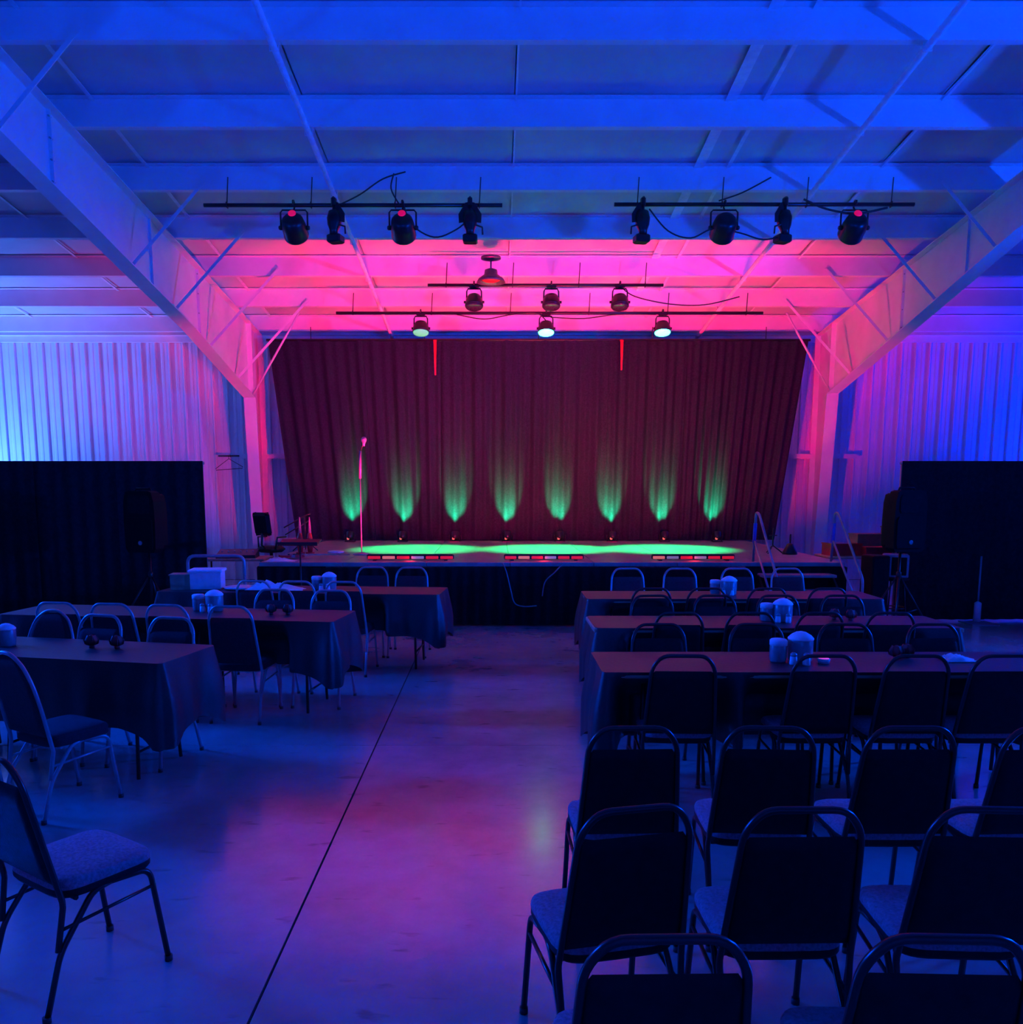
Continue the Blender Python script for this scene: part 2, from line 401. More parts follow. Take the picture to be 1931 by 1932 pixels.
for s_, xx in ((-1, SX0 - scx - .03), (1, SX1 - scx + .03)):
    g_ = pleat(0, SY1 - SY0, .02, SZ - .065, 0, .018, .17, 5 + s_)
    MB().grid([[(xx + y * 1, x, z) for x, y, z in row] for row in g_]).build('skirt', 'black_cloth', stage)

# curtain in panels
cur = thing('stage_curtain', 'tall dark pleated curtain hanging behind the stage', 'curtain', (0.87, 16.8, SZ))
edges = [-4.60, -2.7, -1.10, 0.5, 2.3, 3.90, 5.1, 6.34]; eb = [-4.03, -2.42, -1.08, 0.46, 2.2, 3.7, 4.7, 5.66]
for i in range(7):
    rnd = random.Random(40 + i); n = 110; rows = []
    ph = [rnd.uniform(0, 6.28) for _ in range(4)]; per = rnd.uniform(.17, .24)
    for t in (0, .03, .12, .3, .5, .75, 1):
        row = []
        a = edges[i] + (eb[i] - edges[i]) * t; b_ = edges[i + 1] + (eb[i + 1] - edges[i + 1]) * t
        for k in range(n + 1):
            u = k / n; X = a + (b_ - a) * u; xr = edges[i] + (edges[i + 1] - edges[i]) * u
            wv =   .026 * math.sin(2 * math.pi * xr / per + ph[0] + 1.2 * math.sin(xr * 2.1 + ph[1])) + .03 * math.sin(2 * math.pi * xr / (per * 2.7) + ph[2])
            edge = 1 - .0 * u
            row.append((X - .87, .90 - .50 * t + wv * (.5 + .5 * min(1, t * 3)) * edge, (4.93 - SZ) * (1 - t) + .015))
        rows.append(row)
    MB().grid(rows).build('curtain_panel', 'curtain', cur)
MB().tube([(-5.50, .90, 4.95 - SZ), (5.50, .90, 4.95 - SZ)], .025, 8).build('curtain_rod', 'black_metal', cur)
for x_ in (-4.6, -2.3, 0, 2.3, 4.6):
    MB().tube([(x_, .90, 4.95 - SZ), (x_, .90, zb(17.7) - SZ)], .008, 5).build('rod_hanger', 'black_metal', cur)
for x_, za, lab in ((-1.21, 4.24, 'long red strap hanging down the left half of the curtain'), (2.54, 4.34, 'red strap hanging down the right half of the curtain')):
    MB().grid([[(x_ - .03 * (1 - .5 * t), 17.56 - .02 * math.sin(t * 3), 4.92 - (4.92 - za) * t), (x_ + .03 * (1 - .5 * t), 17.56 - .02 * math.sin(t * 3), 4.92 - (4.92 - za) * t)] for t in (0, .3, .6, 1)]).box((x_, 17.58, 4.92), (.07, .03, .03)).build('red_strap', 'red_gloss')
    o = bpy.data.objects['red_strap' if 'red_strap.001' not in bpy.data.objects else 'red_strap.001']; tag(o, lab, 'strap', 'red straps on the curtain')

# ------------------------------------------------------------------ lighting pipes and fixtures
def lpipe(x0, x1, y, z, label, nh=4):
    o = thing('lighting_pipe', label, 'pipe', (x0, y, z))
    MB().tube([(0, 0, 0), (x1 - x0, 0, 0)], .026, 10).build('pipe', 'black_metal', o)
    for k in range(nh):
        x = .3 + (x1 - x0 - .6) * k / (nh - 1)
        MB().tube([(x, 0, 0), (x + .02, .02, zb(y) - z + .05)], .008, 5).tube([(x, -.03, -.03), (x, .03, -.03), (x, .03, .03), (x, -.03, .03)], .008, 5, True).build('hanger', 'black_metal', o)
    return o
lpipe(-3.80, 0.09, 11.65, 5.66, 'black lighting pipe hung from the ceiling, left front')
lpipe(1.55, 5.46, 11.65, 5.67, 'black lighting pipe hung from the ceiling, right front')
lpipe(-1.11, 2.76, 14.5, 5.30, 'short lighting pipe with three dark lamps and a dome beside it', 4)
lpipe(-2.88, 4.84, 15.9, 5.13, 'long lighting pipe just in front of the curtain with green lamps', 6)

def clamp(b, z=0):
    b.tube([(0, -.04, z + .0), (0, -.045, z + .045), (0, 0, z + .06), (0, .045, z + .035), (0, .04, z - .02), (0, .0, z - .06)], .013, 6)
    return b
def par_big(loc, label, red=True):
    o = thing('par_can', label, 'stage light', loc, group='black cans on the front pipes')
    clamp(MB()).build('clamp', 'black_metal', o)
    MB().tube([(-.175, 0, -.28), (-.175, 0, -.09), (-.15, 0, -.06), (.15, 0, -.06), (.175, 0, -.09), (.175, 0, -.28)], .012, 6).build('yoke', 'black_metal', o)
    rot = RX(118)   # front of the can looks down the room at the stage
    c = Vector((0, 0, -.28))
    MB().lathe([(.05, -.17), (.10, -.165), (.14, -.12), (.158, -.02), (.160, .10), (.165, .115), (.165, .13), (.15, .13)], 24, c, RX(-118)).build('body', 'black_metal', o)
    MB().lathe([(.148, .125), (.10, .128), (.01, .13)], 24, c, RX(-118)).build('lens', 'lens_dark', o)
    for s_ in (-1, 1): MB().lathe([(.03, 0), (.03, .03), (.02, .045)], 10, (s_ * .158, 0, -.28), RY(90 * s_)).build('knob', 'black_metal', o)
    if red:
        MB().lathe([(.052, 0), (.05, .02), (.03, .03)], 14, c + (RX(-118) @ Vector((0.0, -.075, -.155))), RX(-118) @ RX(180)).build('indicator', 'red_glow', o)
    return o
for x_, r_, lab in ((-2.63, True, 'black par can with red indicator, leftmost on the left front pipe'), (-1.21, True, 'black par can with red indicator, middle of the left front pipe'),
                    (2.99, False, 'unlit black par can on the right front pipe, between two spotlights'), (4.69, True, 'black par can with red indicator at far right of the front pipes')):
    par_big((x_, 11.65, 5.66), lab, r_)
def theatre_spot(loc, label, doors, rz):
    o = thing('theatre_spotlight', label, 'stage light', loc, R(rz), group='spotlights with barn doors on the front pipes')
    MB().rbox((0, 0, .02), (.06, .09, .13), .02).tube([(0, 0, -.04), (0, 0, -.10)], .022, 8).build('clamp', 'black_metal', o)
    MB().tube([(-.09, 0, -.22), (-.085, 0, -.13), (0, 0, -.10), (.085, 0, -.13), (.09, 0, -.22)], .012, 6).build('yoke', 'black_metal', o)
    MB().lathe([(.04, .16), (.085, .14), (.10, .06), (.085, -.03), (.055, -.10), (.05, -.16)], 16, (0, 0, -.24), RX(-12)).build('body', 'black_metal', o)
    MB().rbox((0, .03, -.43), (.19, .17, .10), .015).build('lamp_housing', 'black_metal', o)
    for s_ in doors:
        MB().prism([(s_ * -.02, .03), (s_ * .06, .01), (s_ * .15, -.13), (s_ * .145, -.24), (s_ * .085, -.23), (s_ * .045, -.11)], 'y', -.01, .002).build('barn_door', 'black_metal', o)
        o.children[-1].location = (s_ * .075, -.03, -.17)
    return o
for x_, d_, rz, lab in ((-2.10, (1,), -14, 'black spotlight with one barn door, between two cans at left'), (-0.33, (-1, 1), 0, 'black spotlight with two open barn doors, right end of left pipe'),
                        (1.92, (-1,), 10, 'black spotlight with one barn door, left end of right front pipe'), (3.77, (-1,), 16, 'black spotlight on right front pipe where the conduit passes')):
    theatre_spot((x_, 11.62, 5.67), lab, d_, rz)
def led_par(loc, label, lens, group):
    o = thing('led_par', label, 'stage light', loc, group=group)
    clamp(MB()).rbox((.0, 0, -.02), (.16, .06, .05), .01).build('clamp', 'black_metal', o)
    MB().tube([(-.125, 0, -.26), (-.12, 0, -.10), (-.10, 0, -.06), (.10, 0, -.06), (.12, 0, -.10), (.125, 0, -.26)], .012, 6).build('yoke', 'black_metal', o)
    MB().lathe([(.05, .12), (.10, .11), (.135, .05), (.15, -.04), (.15, -.075)], 20, (0, 0, -.27), RX(-14)).build('body', 'black_metal', o)
    MB().lathe([(.142, -.07), (.142, -.085), (.13, -.10), (.01, -.10)], 20, (0, 0, -.27), RX(-14)).build('lens', lens, o)
    for s_ in (-1, 1): MB().lathe([(.022, 0), (.022, .03)], 8, (s_ * .14, 0, -.27), RY(90 * s_)).build('knob', 'black_metal', o)
    return o
for i, x_ in enumerate((-.35, .92, 2.05)):
    led_par((x_, 14.5, 5.30), f'dark unlit LED lamp on the short pipe, {ORD[i]} from left', 'lens_dark', 'dark lamps on the short pipe')
for i, (x_, lens, lab, pw_) in enumerate(((-1.35, 'lens_green_dim', 'dimly green lit LED lamp, leftmost on the long pipe', 3400), (.92, 'lens_green', 'bright green lit LED lamp in the middle of the long pipe', 4600), (3.03, 'lens_green', 'bright green lit LED lamp, rightmost on the long pipe', 4600))):
    o = led_par((x_, 15.9, 5.13), lab, lens, 'green lamps on the long pipe')
    spot('green_beam', (0, -.03, -.42), (.0, -.9 - .0, -4.2), GREEN, pw_, 19, .7, .08, None)
    l = bpy.data.objects[[n for n in bpy.data.objects.keys() if n.startswith('green_beam')][-1]]; l.parent = o
# pendant dome lamp
o = thing('pendant_lamp', 'metal dome pendant lamp hanging from the pink ceiling', 'lamp', (-.07, 14.15, zb(14.15)))
MB().lathe([(.16, .0), (.16, -.03), (.05, -.05)], 18, (0, 0, 0)).build('canopy', 'dark_metal', o)
MB().tube([(0, 0, -.04), (0, 0, -.20)], .012, 6).build('stem', 'dark_metal', o)
MB().lathe([(.05, -.18), (.10, -.20), (.11, -.27), (.20, -.33), (.235, -.39), (.225, -.39), (.19, -.33), (.10, -.29)], 22, cap=False).build('shade', 'dark_metal', o)
MB().lathe([(.03, -.27), (.09, -.31), (.15, -.355), (.10, -.375), (.01, -.38)], 16).build('bulb', 'red_matte', o)

# cables along the pipes
def cable(pts, label, r=.010, sub=6, m='cable'):
    P = [Vector(p) for p in pts]; out = []
    for i in range(len(P) - 1):
        p0 = P[max(0, i - 1)]; p1 = P[i]; p2 = P[i + 1]; p3 = P[min(len(P) - 1, i + 2)]
        for k in range(sub):
            t = k / sub
            out.append(.5 * ((2 * p1) + (p2 - p0) * t + (2 * p0 - 5 * p1 + 4 * p2 - p3) * t * t + (3 * p1 - p0 - 3 * p2 + p3) * t ** 3))
    out.append(P[-1])
    o = MB().tube(out, r, 6).build('power_cable', m)
    return tag(o, label, 'cable')
cable([(-2.0, 11.6, 5.66), (-1.75, 11.6, 5.78), (-1.45, 11.55, 5.95), (-1.15, 11.5, 6.02)], 'black cable rising from the left front pipe to a purlin')
cable([(-1.2, 11.6, 5.70), (-1.1, 11.6, 5.42), (-.8, 11.6, 5.25), (-.5, 11.6, 5.35), (-.33, 11.6, 5.5)], 'black cable sagging between a can and the two-door spotlight')
cable([(-1.25, 11.62, 5.66), (-1.35, 11.6, 5.85), (-1.30, 11.5, 6.0)], 'short black cable above the middle left can')
cable([(2.0, 11.6, 5.60), (2.25, 11.6, 5.33), (2.55, 11.6, 5.24), (2.85, 11.6, 5.36), (3.2, 11.6, 5.3), (3.5, 11.6, 5.22), (3.8, 11.6, 5.28)], 'black cable looping under the right front pipe')
cable([(2.9, 11.6, 5.70), (3.2, 11.6, 5.80), (3.55, 11.55, 5.97)], 'thin black cable slanting up from the right front pipe')
cable([(4.0, 11.6, 5.72), (4.3, 11.6, 5.60), (4.7, 11.62, 5.55), (5.1, 11.62, 5.62)], 'black cable wound along the right end of the front pipe', .014)
cable([(2.05, 14.48, 5.28), (2.3, 14.5, 5.12), (2.9, 14.6, 5.02), (3.5, 14.7, 5.03), (4.1, 14.8, 5.18)], 'thin cable sagging from short pipe to the right conduit')
cable([(-.7, 15.88, 5.10), (-.2, 15.88, 5.02), (.3, 15.88, 5.10), (.75, 15.88, 5.12), (.95, 15.88, 4.95)], 'thin cable drooping to the middle green lamp')
cable([(1.0, 15.88, 5.05), (1.6, 15.88, 5.03), (2.2, 15.88, 5.10), (2.9, 15.88, 5.10)], 'thin cable strung between the two bright green lamps')

# floor uplights along the curtain
for i in range(8):
    x_ = -2.88 + 7.28 * i / 7
    o = thing('floor_uplight', f'small floor uplight shining green on the curtain, {ORD[i]} from left', 'stage light', (x_, 16.82, SZ), group='uplights along the curtain')
    MB().tube([(-.09, .02, .012), (-.11, 0, .10), (-.11, 0, .14)], .008, 6).tube([(.09, .02, .012), (.11, 0, .10), (.11, 0, .14)], .008, 6).box((0, .0, .008), (.2, .12, .012)).build('bracket', 'black_metal', o)
    MB().lathe([(.03, -.08), (.055, -.07), (.075, -.02), (.08, .06), (.08, .07), (.07, .07)], 16, (0, 0, .12), RX(-28)).build('body', 'black_metal', o)
    MB().lathe([(.070, .066), (.01, .069)], 16, (0, 0, .12), RX(-28)).build('lens', 'lens_green_dim', o)
    MB().lathe([(.028, 0), (.024, .015)], 10, (-.03, -.055, .07), RX(75)).build('indicator', 'lens_amber', o)
    spot('green_uplight', (0, .12, .21), (0, .46, .72), GREEN, 560, 23, 1.0, .03)
    l = bpy.data.objects[[n for n in bpy.data.objects.keys() if n.startswith('green_uplight')][-1]]; l.parent = o

# LED bars on the front edge of the stage
for i, (xa, xb) in enumerate(((-1.92, -.62), (-.55, -.20), (.13, 1.32), (2.34, 3.58))):
    if i == 1: continue
    lab = {0: 'long LED bar with red cells, left on the stage edge', 2: 'LED bar with red cells at centre of the stage edge', 3: 'LED bar with red cells, right on the stage edge'}[i]
    cx = (xa + xb) / 2; L_ = xb - xa
    o = thing('led_bar', lab, 'stage light', (cx, 12.66, SZ), group='bars on the stage edge')
    bd = MB().rbox((0, .015, .055), (L_, .075, .075), .012).build('body', 'black_metal', o)
    for s_ in (-1, 1): MB().box((s_ * (L_ / 2 - .12), 0, .009), (.05, .14, .018)).build('foot', 'black_metal', o)
    n = 6
    for k in range(n):
        mm = ['lens_red', 'lens_amber', 'lens_red', 'lens_white', 'lens_red', 'lens_red'][k] if i != 3 else ['lens_amber', 'lens_white', 'lens_red', 'lens_white', 'lens_red', 'lens_red'][k]
        MB().rbox((-L_ / 2 + L_ * (k + .5) / n, -.026, .045), (L_ / n - .03, .014, .04), .005).build('cell', mm, bd)
    for k in (-1, 1):
        spot('pink_wash', (k * L_ / 4, .03, .11), (k * L_ / 4 + {(0, -1): -1.7, (0, 1): -.1, (2, -1): -.3, (2, 1): .3, (3, -1): .1, (3, 1): .9}[(i, k)], 4.0, 3.28), PINK, 1080, 42, .5 if (i, k) in ((3, 1), (0, -1)) else .14, .06)
        l = bpy.data.objects[[n_ for n_ in bpy.data.objects.keys() if n_.startswith('pink_wash')][-1]]; l.parent = o
    spot('red_spill', (0, -.06, .10), (0, -.12, -.1), (1, .02, .06), 6, 42, .6, .05)
    l = bpy.data.objects[[n_ for n_ in bpy.data.objects.keys() if n_.startswith('red_spill')][-1]]; l.parent = o

# ------------------------------------------------------------------ pipe and drape
def drape(x0, x1, y, label, posts):
    o = thing('drape_wall', label, 'drape', ((x0 + x1) / 2, y, 0)); cx = (x0 + x1) / 2
    n = max(2, round((x1 - x0) / 1.3)); wdt = (x1 - x0) / n
    for k in range(n):
        MB().grid(pleat(x0 - cx + k * wdt - (.04 if k else 0), x0 - cx + (k + 1) * wdt, .03, 2.40, .012 * (k % 2), .018, .23, 60 + k + int(x0))).build('drape_panel', 'drape', o)
    MB().tube([(x0 - cx, .06, 2.37), (x1 - cx, .06, 2.37)], .022, 8).build('crossbar', 'grey_metal', o)
    for p in (x0 - cx + .05, x1 - cx - .05):
        MB().tube([(p, .10, .01), (p, .10, 2.40)], .024, 8).build('upright', 'grey_metal', o)
        MB().box((p, .10, .005), (.45, .45, .01)).build('base_plate', 'grey_metal', o)
    for p, za, zt in posts:
        MB().tube([(p - cx, -.14, za), (p - cx, -.14, zt), (p - cx, -.13, zt + .02)], [.05, .05, .02], 10).build('upright_sleeve', 'plastic_white', o)
        MB().tube([(p - cx, -.14, .01), (p - cx, -.14, 1.0)], .014, 8).build('upright', 'grey_metal', o)
        MB().box((p - cx, -.20, .006), (.4, .4, .012)).build('base_plate', 'grey_metal', o)
drape(-10.6, -4.33, 12.7, 'black drape wall left of the stage', [])
drape(6.02, 11.6, 12.7, 'black drape wall right of the stage', [(7.22, .02, .30)])

# ------------------------------------------------------------------ loudspeakers on stands
def speaker(x, y, z0, rz, side):
    o = thing('loudspeaker', f'black plastic loudspeaker on a tripod in front of the {side} drape', 'loudspeaker', (x, y, z0), R(rz), group='loudspeakers on tripods')
    b = MB(); n = 0
    prof = [(-.20, .0), (.20, .0), (.235, .05), (.245, .40), (.235, .68), (.205, .80), (.15, .82), (-.15, .82), (-.205, .80), (-.235, .68), (-.245, .40), (-.235, .05)]
    b.prism(prof, 'y', -.17, .0)
    b.prism([(u * .78, .04 + v * .9) for u, v in prof], 'y', .0, .16)
    cb = b.build('cabinet', 'speaker_black', o)
    MB().prism([(-.19, .05), (.19, .05), (.205, .1), (.205, .42), (.18, .47), (-.18, .47), (-.205, .42), (-.205, .1)], 'y', -.185, -.168).build('grille', 'speaker_black', cb)
    hp = [(-.15, .52), (.15, .52), (.17, .56), (.17, .72), (.14, .76), (-.14, .76), (-.17, .72), (-.17, .56)]
    MB().prism(hp, 'y', -.178, -.168).build('horn', 'black_cloth', cb)
    MB().tube([(-.12, -.05, .815), (-.11, -.05, .85), (.11, -.05, .85), (.12, -.05, .815)], .014, 6).build('handle', 'vinyl', cb)
    MB().lathe([(.03, 0), (.03, .006), (.02, .008)], 14, (.01, -.186, .13), RX(90)).build('badge', 'silver', cb)
    s = thing('speaker_stand', f'black tripod stand under the {side} loudspeaker', 'stand', (x, y, 0), R(rz + 20), group='tripod stands')
    MB().tube([(0, 0, .25), (0, 0, z0 + .0)], .018, 8).build('pole', 'black_metal', s)
    MB().lathe([(.035, 0), (.035, .09), (.022, .1)], 10, (0, 0, .78)).build('collar', 'black_metal', s)
    for k in range(3):
        a = R(90 + 120 * k)
        MB().tube([(.03 * math.cos(a), .03 * math.sin(a), .80), (.52 * math.cos(a), .52 * math.sin(a), .016)], .013, 6).build('leg', 'black_metal', s)
        MB().tube([(.02 * math.cos(a), .02 * math.sin(a), .28), (.30 * math.cos(a), .30 * math.sin(a), .36)], .009, 6).build('strut', 'black_metal', s)
speaker(5.50, 11.5, 1.16, 12, 'right'); speaker(-4.70, 11.5, 1.15, -16, 'left')

# ------------------------------------------------------------------ chairs
CH = {}
def arc_pts(pts, r=.06, n=5):      # polyline with rounded corners
    P = [Vector(p) for p in pts]; out = [P[0]]
    for a, b, c in zip(P[:-2], P[1:-1], P[2:]):
        d1 = (a - b); d2 = (c - b); rr = min(r, d1.length * .45, d2.length * .45)
        p, q = b + d1.normalized() * rr, b + d2.normalized() * rr
        for k in range(n + 1):
            t = k / n; out.append((1 - t) ** 2 * p + 2 * t * (1 - t) * b + t * t * q)
    out.append(P[-1]); return out
def cushion(b, fn, nu=10, nv=8):   # fn(u,v,side) -> point ; closed pillow
    top = [[fn(u / nu, v / nv, 1) for u in range(nu + 1)] for v in range(nv + 1)]
    bot = [[fn(u / nu, v / nv, -1) for u in range(nu + 1)] for v in range(nv + 1)]
    b.grid(top); b.grid([list(reversed(r_)) for r_ in bot]); return b
def pill(t): return max(0.0, 1 - (2 * t - 1) ** 8) ** .5
def make_chair(kind):
    o = bpy.data.objects.new('banquet_chair', None); col.objects.link(o); o.empty_display_size = .1
    fm = {'black': 'black_metal', 'silver': 'silver', 'crown': 'silver'}[kind]
    bm_ = {'black': 'vinyl', 'silver': 'maroon', 'crown': 'maroon'}[kind]
    sm_ = {'black': 'seat', 'silver': 'maroon', 'crown': 'maroon'}[kind]
    tr = .0125
    zt = 1.03 if kind != 'crown' else 1.05
    # back line: seat rear (y=-.19,z=.43) to top (y=-.29,z=zt)
    SH = .505   # seat height
    def by(z): return -.185 - .12 * (z - .45) / .58
    if kind == 'crown':
        arch = [(-.215, .48), (-.215, .70), (-.20, .85), (-.15, .98), (-.07, 1.042), (0, 1.052), (.07, 1.042), (.15, .98), (.20, .86), (.215, .70), (.215, .48)]
        pts = [(x, by(z), z) for x, z in arch]; pts = arc_pts(pts, .06, 3)
    else:
        pts = arc_pts([(-.222, by(.46), .46), (-.190, by(zt - .08), zt - .08), (-.132, by(zt), zt), (.132, by(zt), zt), (.190, by(zt - .08), zt - .08), (.222, by(.46), .46)], .06, 4)
    # run the back tube on below the seat down to the rear leg
    low = .26
    pts = [(-.214, -.212, low)] + [(-.222, -.186, .435)] + [tuple(p) for p in pts] + [(.222, -.186, .435), (.214, -.212, low)]
    MB().tube(pts, tr, 8).build('back_frame', fm, o)
    for s_ in (-1, 1):
        MB().tube(arc_pts([(s_ * .203, .03, .452), (s_ * .208, -.055, .444), (s_ * .214, -.205, .25), (s_ * .218, -.275, .012)], .05), tr, 8).build('leg', fm, o)
        MB().lathe([(.017, 0), (.017, .025)], 8, (s_ * .218, -.276, 0)).build('foot_cap', 'cable', o.children[-1])
        MB().tube(arc_pts([(s_ * .203, .02, .452), (s_ * .212, .195, .442), (s_ * .222, .255, .012)], .05), tr, 8).build('leg', fm, o)
        MB().lathe([(.017, 0), (.017, .025)], 8, (s_ * .222, .2555, 0)).build('foot_cap', 'cable', o.children[-1])
        MB().tube([(s_ * .214, -.205, .340), (s_ * .216, .215, .365)], .008, 6).build('stretcher', fm, o)
    for yy in (-.12, .14): MB().tube([(-.203, yy, .440), (.203, yy, .440)], .010, 6).build('seat_rail', fm, o)
    # seat
    def outline(k, n=32):
        out = []
        for q in range(n):
            a = 2 * math.pi * q / n; ca, sa = math.cos(a), math.sin(a)
            e = 2 / 5.5
            x = .222 * k * math.copysign(abs(ca) ** e, ca); y = .21 * k * math.copysign(abs(sa) ** e, sa)
            out.append((x * (1 + .04 * sa), .022 + y))
        return out
    def rings(b, lv):
        n = 32; vs = []
        for k, z in lv: vs += [(x, y, z) for x, y in outline(k)]
        fs = [(r_ * n + q, r_ * n + (q + 1) % n, (r_ + 1) * n + (q + 1) % n, (r_ + 1) * n + q) for r_ in range(len(lv) - 1) for q in range(n)]
        b.add(vs, fs, True); b.add(vs[-n:], [tuple(range(n))]); b.add(vs[:n], [tuple(range(n - 1, -1, -1))]); return b
    rings(MB(), [(.90, SH - .062), (.96, SH - .058), (1.0, SH - .045), (1.0, SH - .022)]).build('seat_base', bm_, o)
    rings(MB(), [(1.0, SH - .022), (1.005, SH - .008), (.98, SH + .008), (.90, SH + .018), (.6, SH + .026), (.2, SH + .028)]).build('seat', sm_, o)
    # back pad
    z0, z1 = .515, (zt - .10 if kind != 'crown' else zt - .015)
    def pad(u, v, s_):
        z = z0 + (z1 - z0) * v
        if kind == 'crown':
            hw = .212 if z < .72 else max(.02, .212 * max(0, 1 - ((z - .72) / (1.045 - .72)) ** 2.4) ** .5)
        else:
            hw = .212 - .025 * v - max(0, v - .93) * .25
        cx = 2 * u - 1; e = (min(1, (1 - abs(cx)) * 8) ** .5) * (min(1, (1 - v) * 10) ** .5) * (min(1, v * 10) ** .5)
        return (cx * hw, by(z) + .004 + s_ * -.022 * e, z)
    cushion(MB(), pad, 14, 14).build('backrest', bm_, o)
    return o
for k_ in ('black', 'silver', 'crown'): CH[k_] = [make_chair(k_), False]
def chair(kind, x, y, rz, label, group):
    src, used = CH[kind]
    c = copy_tree(src) if used else src
    CH[kind][1] = True
    c.location = (x, y, 0); c.rotation_euler = (0, 0, R(rz)); tag(c, label, 'chair', group)
    return c
rnd = random.Random(3)
BK = .275
G = 'black chairs set in rows facing the stage'
for i, (x, rz) in enumerate(((.388, 1), (1.045, -2))):
    chair('black', x, 1.83 + BK, rz, f'black banquet chair in the row nearest the camera, {ORD[i]} from the aisle', G)
for i, (x, rz) in enumerate(((.385, 13), (.98, 1), (1.60, -3))):
    chair('black', x, 2.60 + BK, rz, f'black banquet chair in the second row from the camera, {ORD[i]} from the aisle', G)
for i, (x, rz) in enumerate(((.578, 2), (1.182, -3), (1.77, 0), (2.335, 3))):
    chair('black', x, 3.51 + BK, rz, f'black banquet chair in the third row from the camera, {ORD[i]} from the aisle', G)
G = 'chairs around the right tables'
right = []   # table rows: (near edge, far edge, x0, x1)
T = {'nearest': (5.31, 5.97, .69, 3.84), 'middle': (7.00, 7.66, .845, 3.91), 'farthest': (8.82, 9.49, .97, 4.08)}
cx_near = {'nearest': [1.15, 1.99, 2.56, 3.07], 'middle': [1.49, 2.07, 2.6, 3.19], 'farthest': [1.55, 2.09, 2.71, 3.3]}
cx_far = {'nearest': [1.21, 1.91, 2.56, 3.24], 'middle': [1.47, 2.04, 2.63, 3.21], 'farthest': [1.63, 2.25, 2.98, 3.59]}
y_near = {'nearest': 5.04, 'middle': 6.76, 'farthest': 8.38}
y_far = {'nearest': 6.15, 'middle': 7.79, 'farthest': 10.35}
for nm in T:
    for i, x in enumerate(cx_near[nm]):
        chair('black', x, y_near[nm] + BK, rnd.uniform(-4, 4), f'chair on the camera side of the {nm} right table, {ORD[i]} from the aisle', G)
    for i, x in enumerate(cx_far[nm]):
        yy = y_far[nm] - BK
        chair('black' if nm != 'farthest' else 'silver', x, yy, 180 + rnd.uniform(-4, 4), f'chair on the stage side of the {nm} right table, {ORD[i]} from the aisle', G)

# left tables: angle, right-end centre
LT = {'nearest': (12, (-2.17, 5.90)), 'middle': (8, (-1.38, 7.65)), 'farthest': (5, (-.59, 9.51))}
def lt_pt(nm, along, across):     # along: metres left of the right end; across: + towards the stage
    a, (ex, ey) = LT[nm]; c, s = math.cos(R(a)), math.sin(R(a))
    return (ex - c * along + s * across, ey + s * along + c * across)
G = 'chairs around the left tables'
Lnear = {'nearest': [], 'middle': [.80, 1.36, 1.88, 2.40], 'farthest': [.97, 1.49, 1.95]}
Lfar = {'nearest': [.45, 1.08], 'middle': [.28, .85], 'farthest': [.52, 1.02]}
def to_local(nm, pt):
    return pt
for nm in LT:
    a = LT[nm][0]
    for i, s_ in enumerate(Lnear[nm]):
        p = lt_pt(nm, s_, -.34 - .30 + BK)
        chair('silver', p[0], p[1], -a + rnd.uniform(-3, 3), f'maroon chair on the camera side of the {nm} left table, {ORD[i]} from the aisle', G)
    for i, s_ in enumerate(Lfar[nm]):
        p = lt_pt(nm, s_,   .34 + .13 - BK + (.45 if nm == 'farthest' else 0))
        chair('silver', p[0], p[1], 180 - a + rnd.uniform(-3, 3), f'maroon chair on the stage side of the {nm} left table, {ORD[i]} from the aisle', G)
chair('crown', -2.80, 5.28, -30, 'round-topped chair with pale frame, pulled out from nearest left table', 'round-topped chairs')
chair('crown', -3.36, 4.95, -24, 'round-topped chair cut by the left picture edge', 'round-topped chairs')
chair('crown', -3.62, 6.44, 168, 'round-topped chair on the stage side of nearest left table', 'round-topped chairs')
chair('black', -1.75, 3.36, -34, 'single black chair turned towards the aisle at lower left', 'chairs at lower left')

# ------------------------------------------------------------------ tables and cloths
TH = .86
def ftable(x, y, rz, label, group, ln=1.57, wd=.66):
    o = thing('folding_table', label, 'table', (x, y, 0), rz, group)
    MB().rbox((0, 0, TH - .02), (ln, wd, .04), .008).build('tabletop', 'wood', o)
    for s_ in (-1, 1):
        xx = s_ * (ln / 2 - .28)
        for t in (-1, 1):
            MB().tube([(xx, t * .20, TH - .05), (xx + s_ * .02, t * .26, .012)], .014, 6).build('leg', 'black_metal', o)
        MB().tube([(xx + s_ * .015, -.25, .20), (xx + s_ * .015, .25, .20)], .010, 6).build('crossbar', 'black_metal', o)
        MB().tube([(xx, 0, .40), (xx - s_ * .38, 0, TH - .05)], .008, 6).build('brace', 'black_metal', o)
        MB().tube([(xx, -.235, .40), (xx, .235, .40)], .008, 6).build('crossbar', 'black_metal', o)
    return o
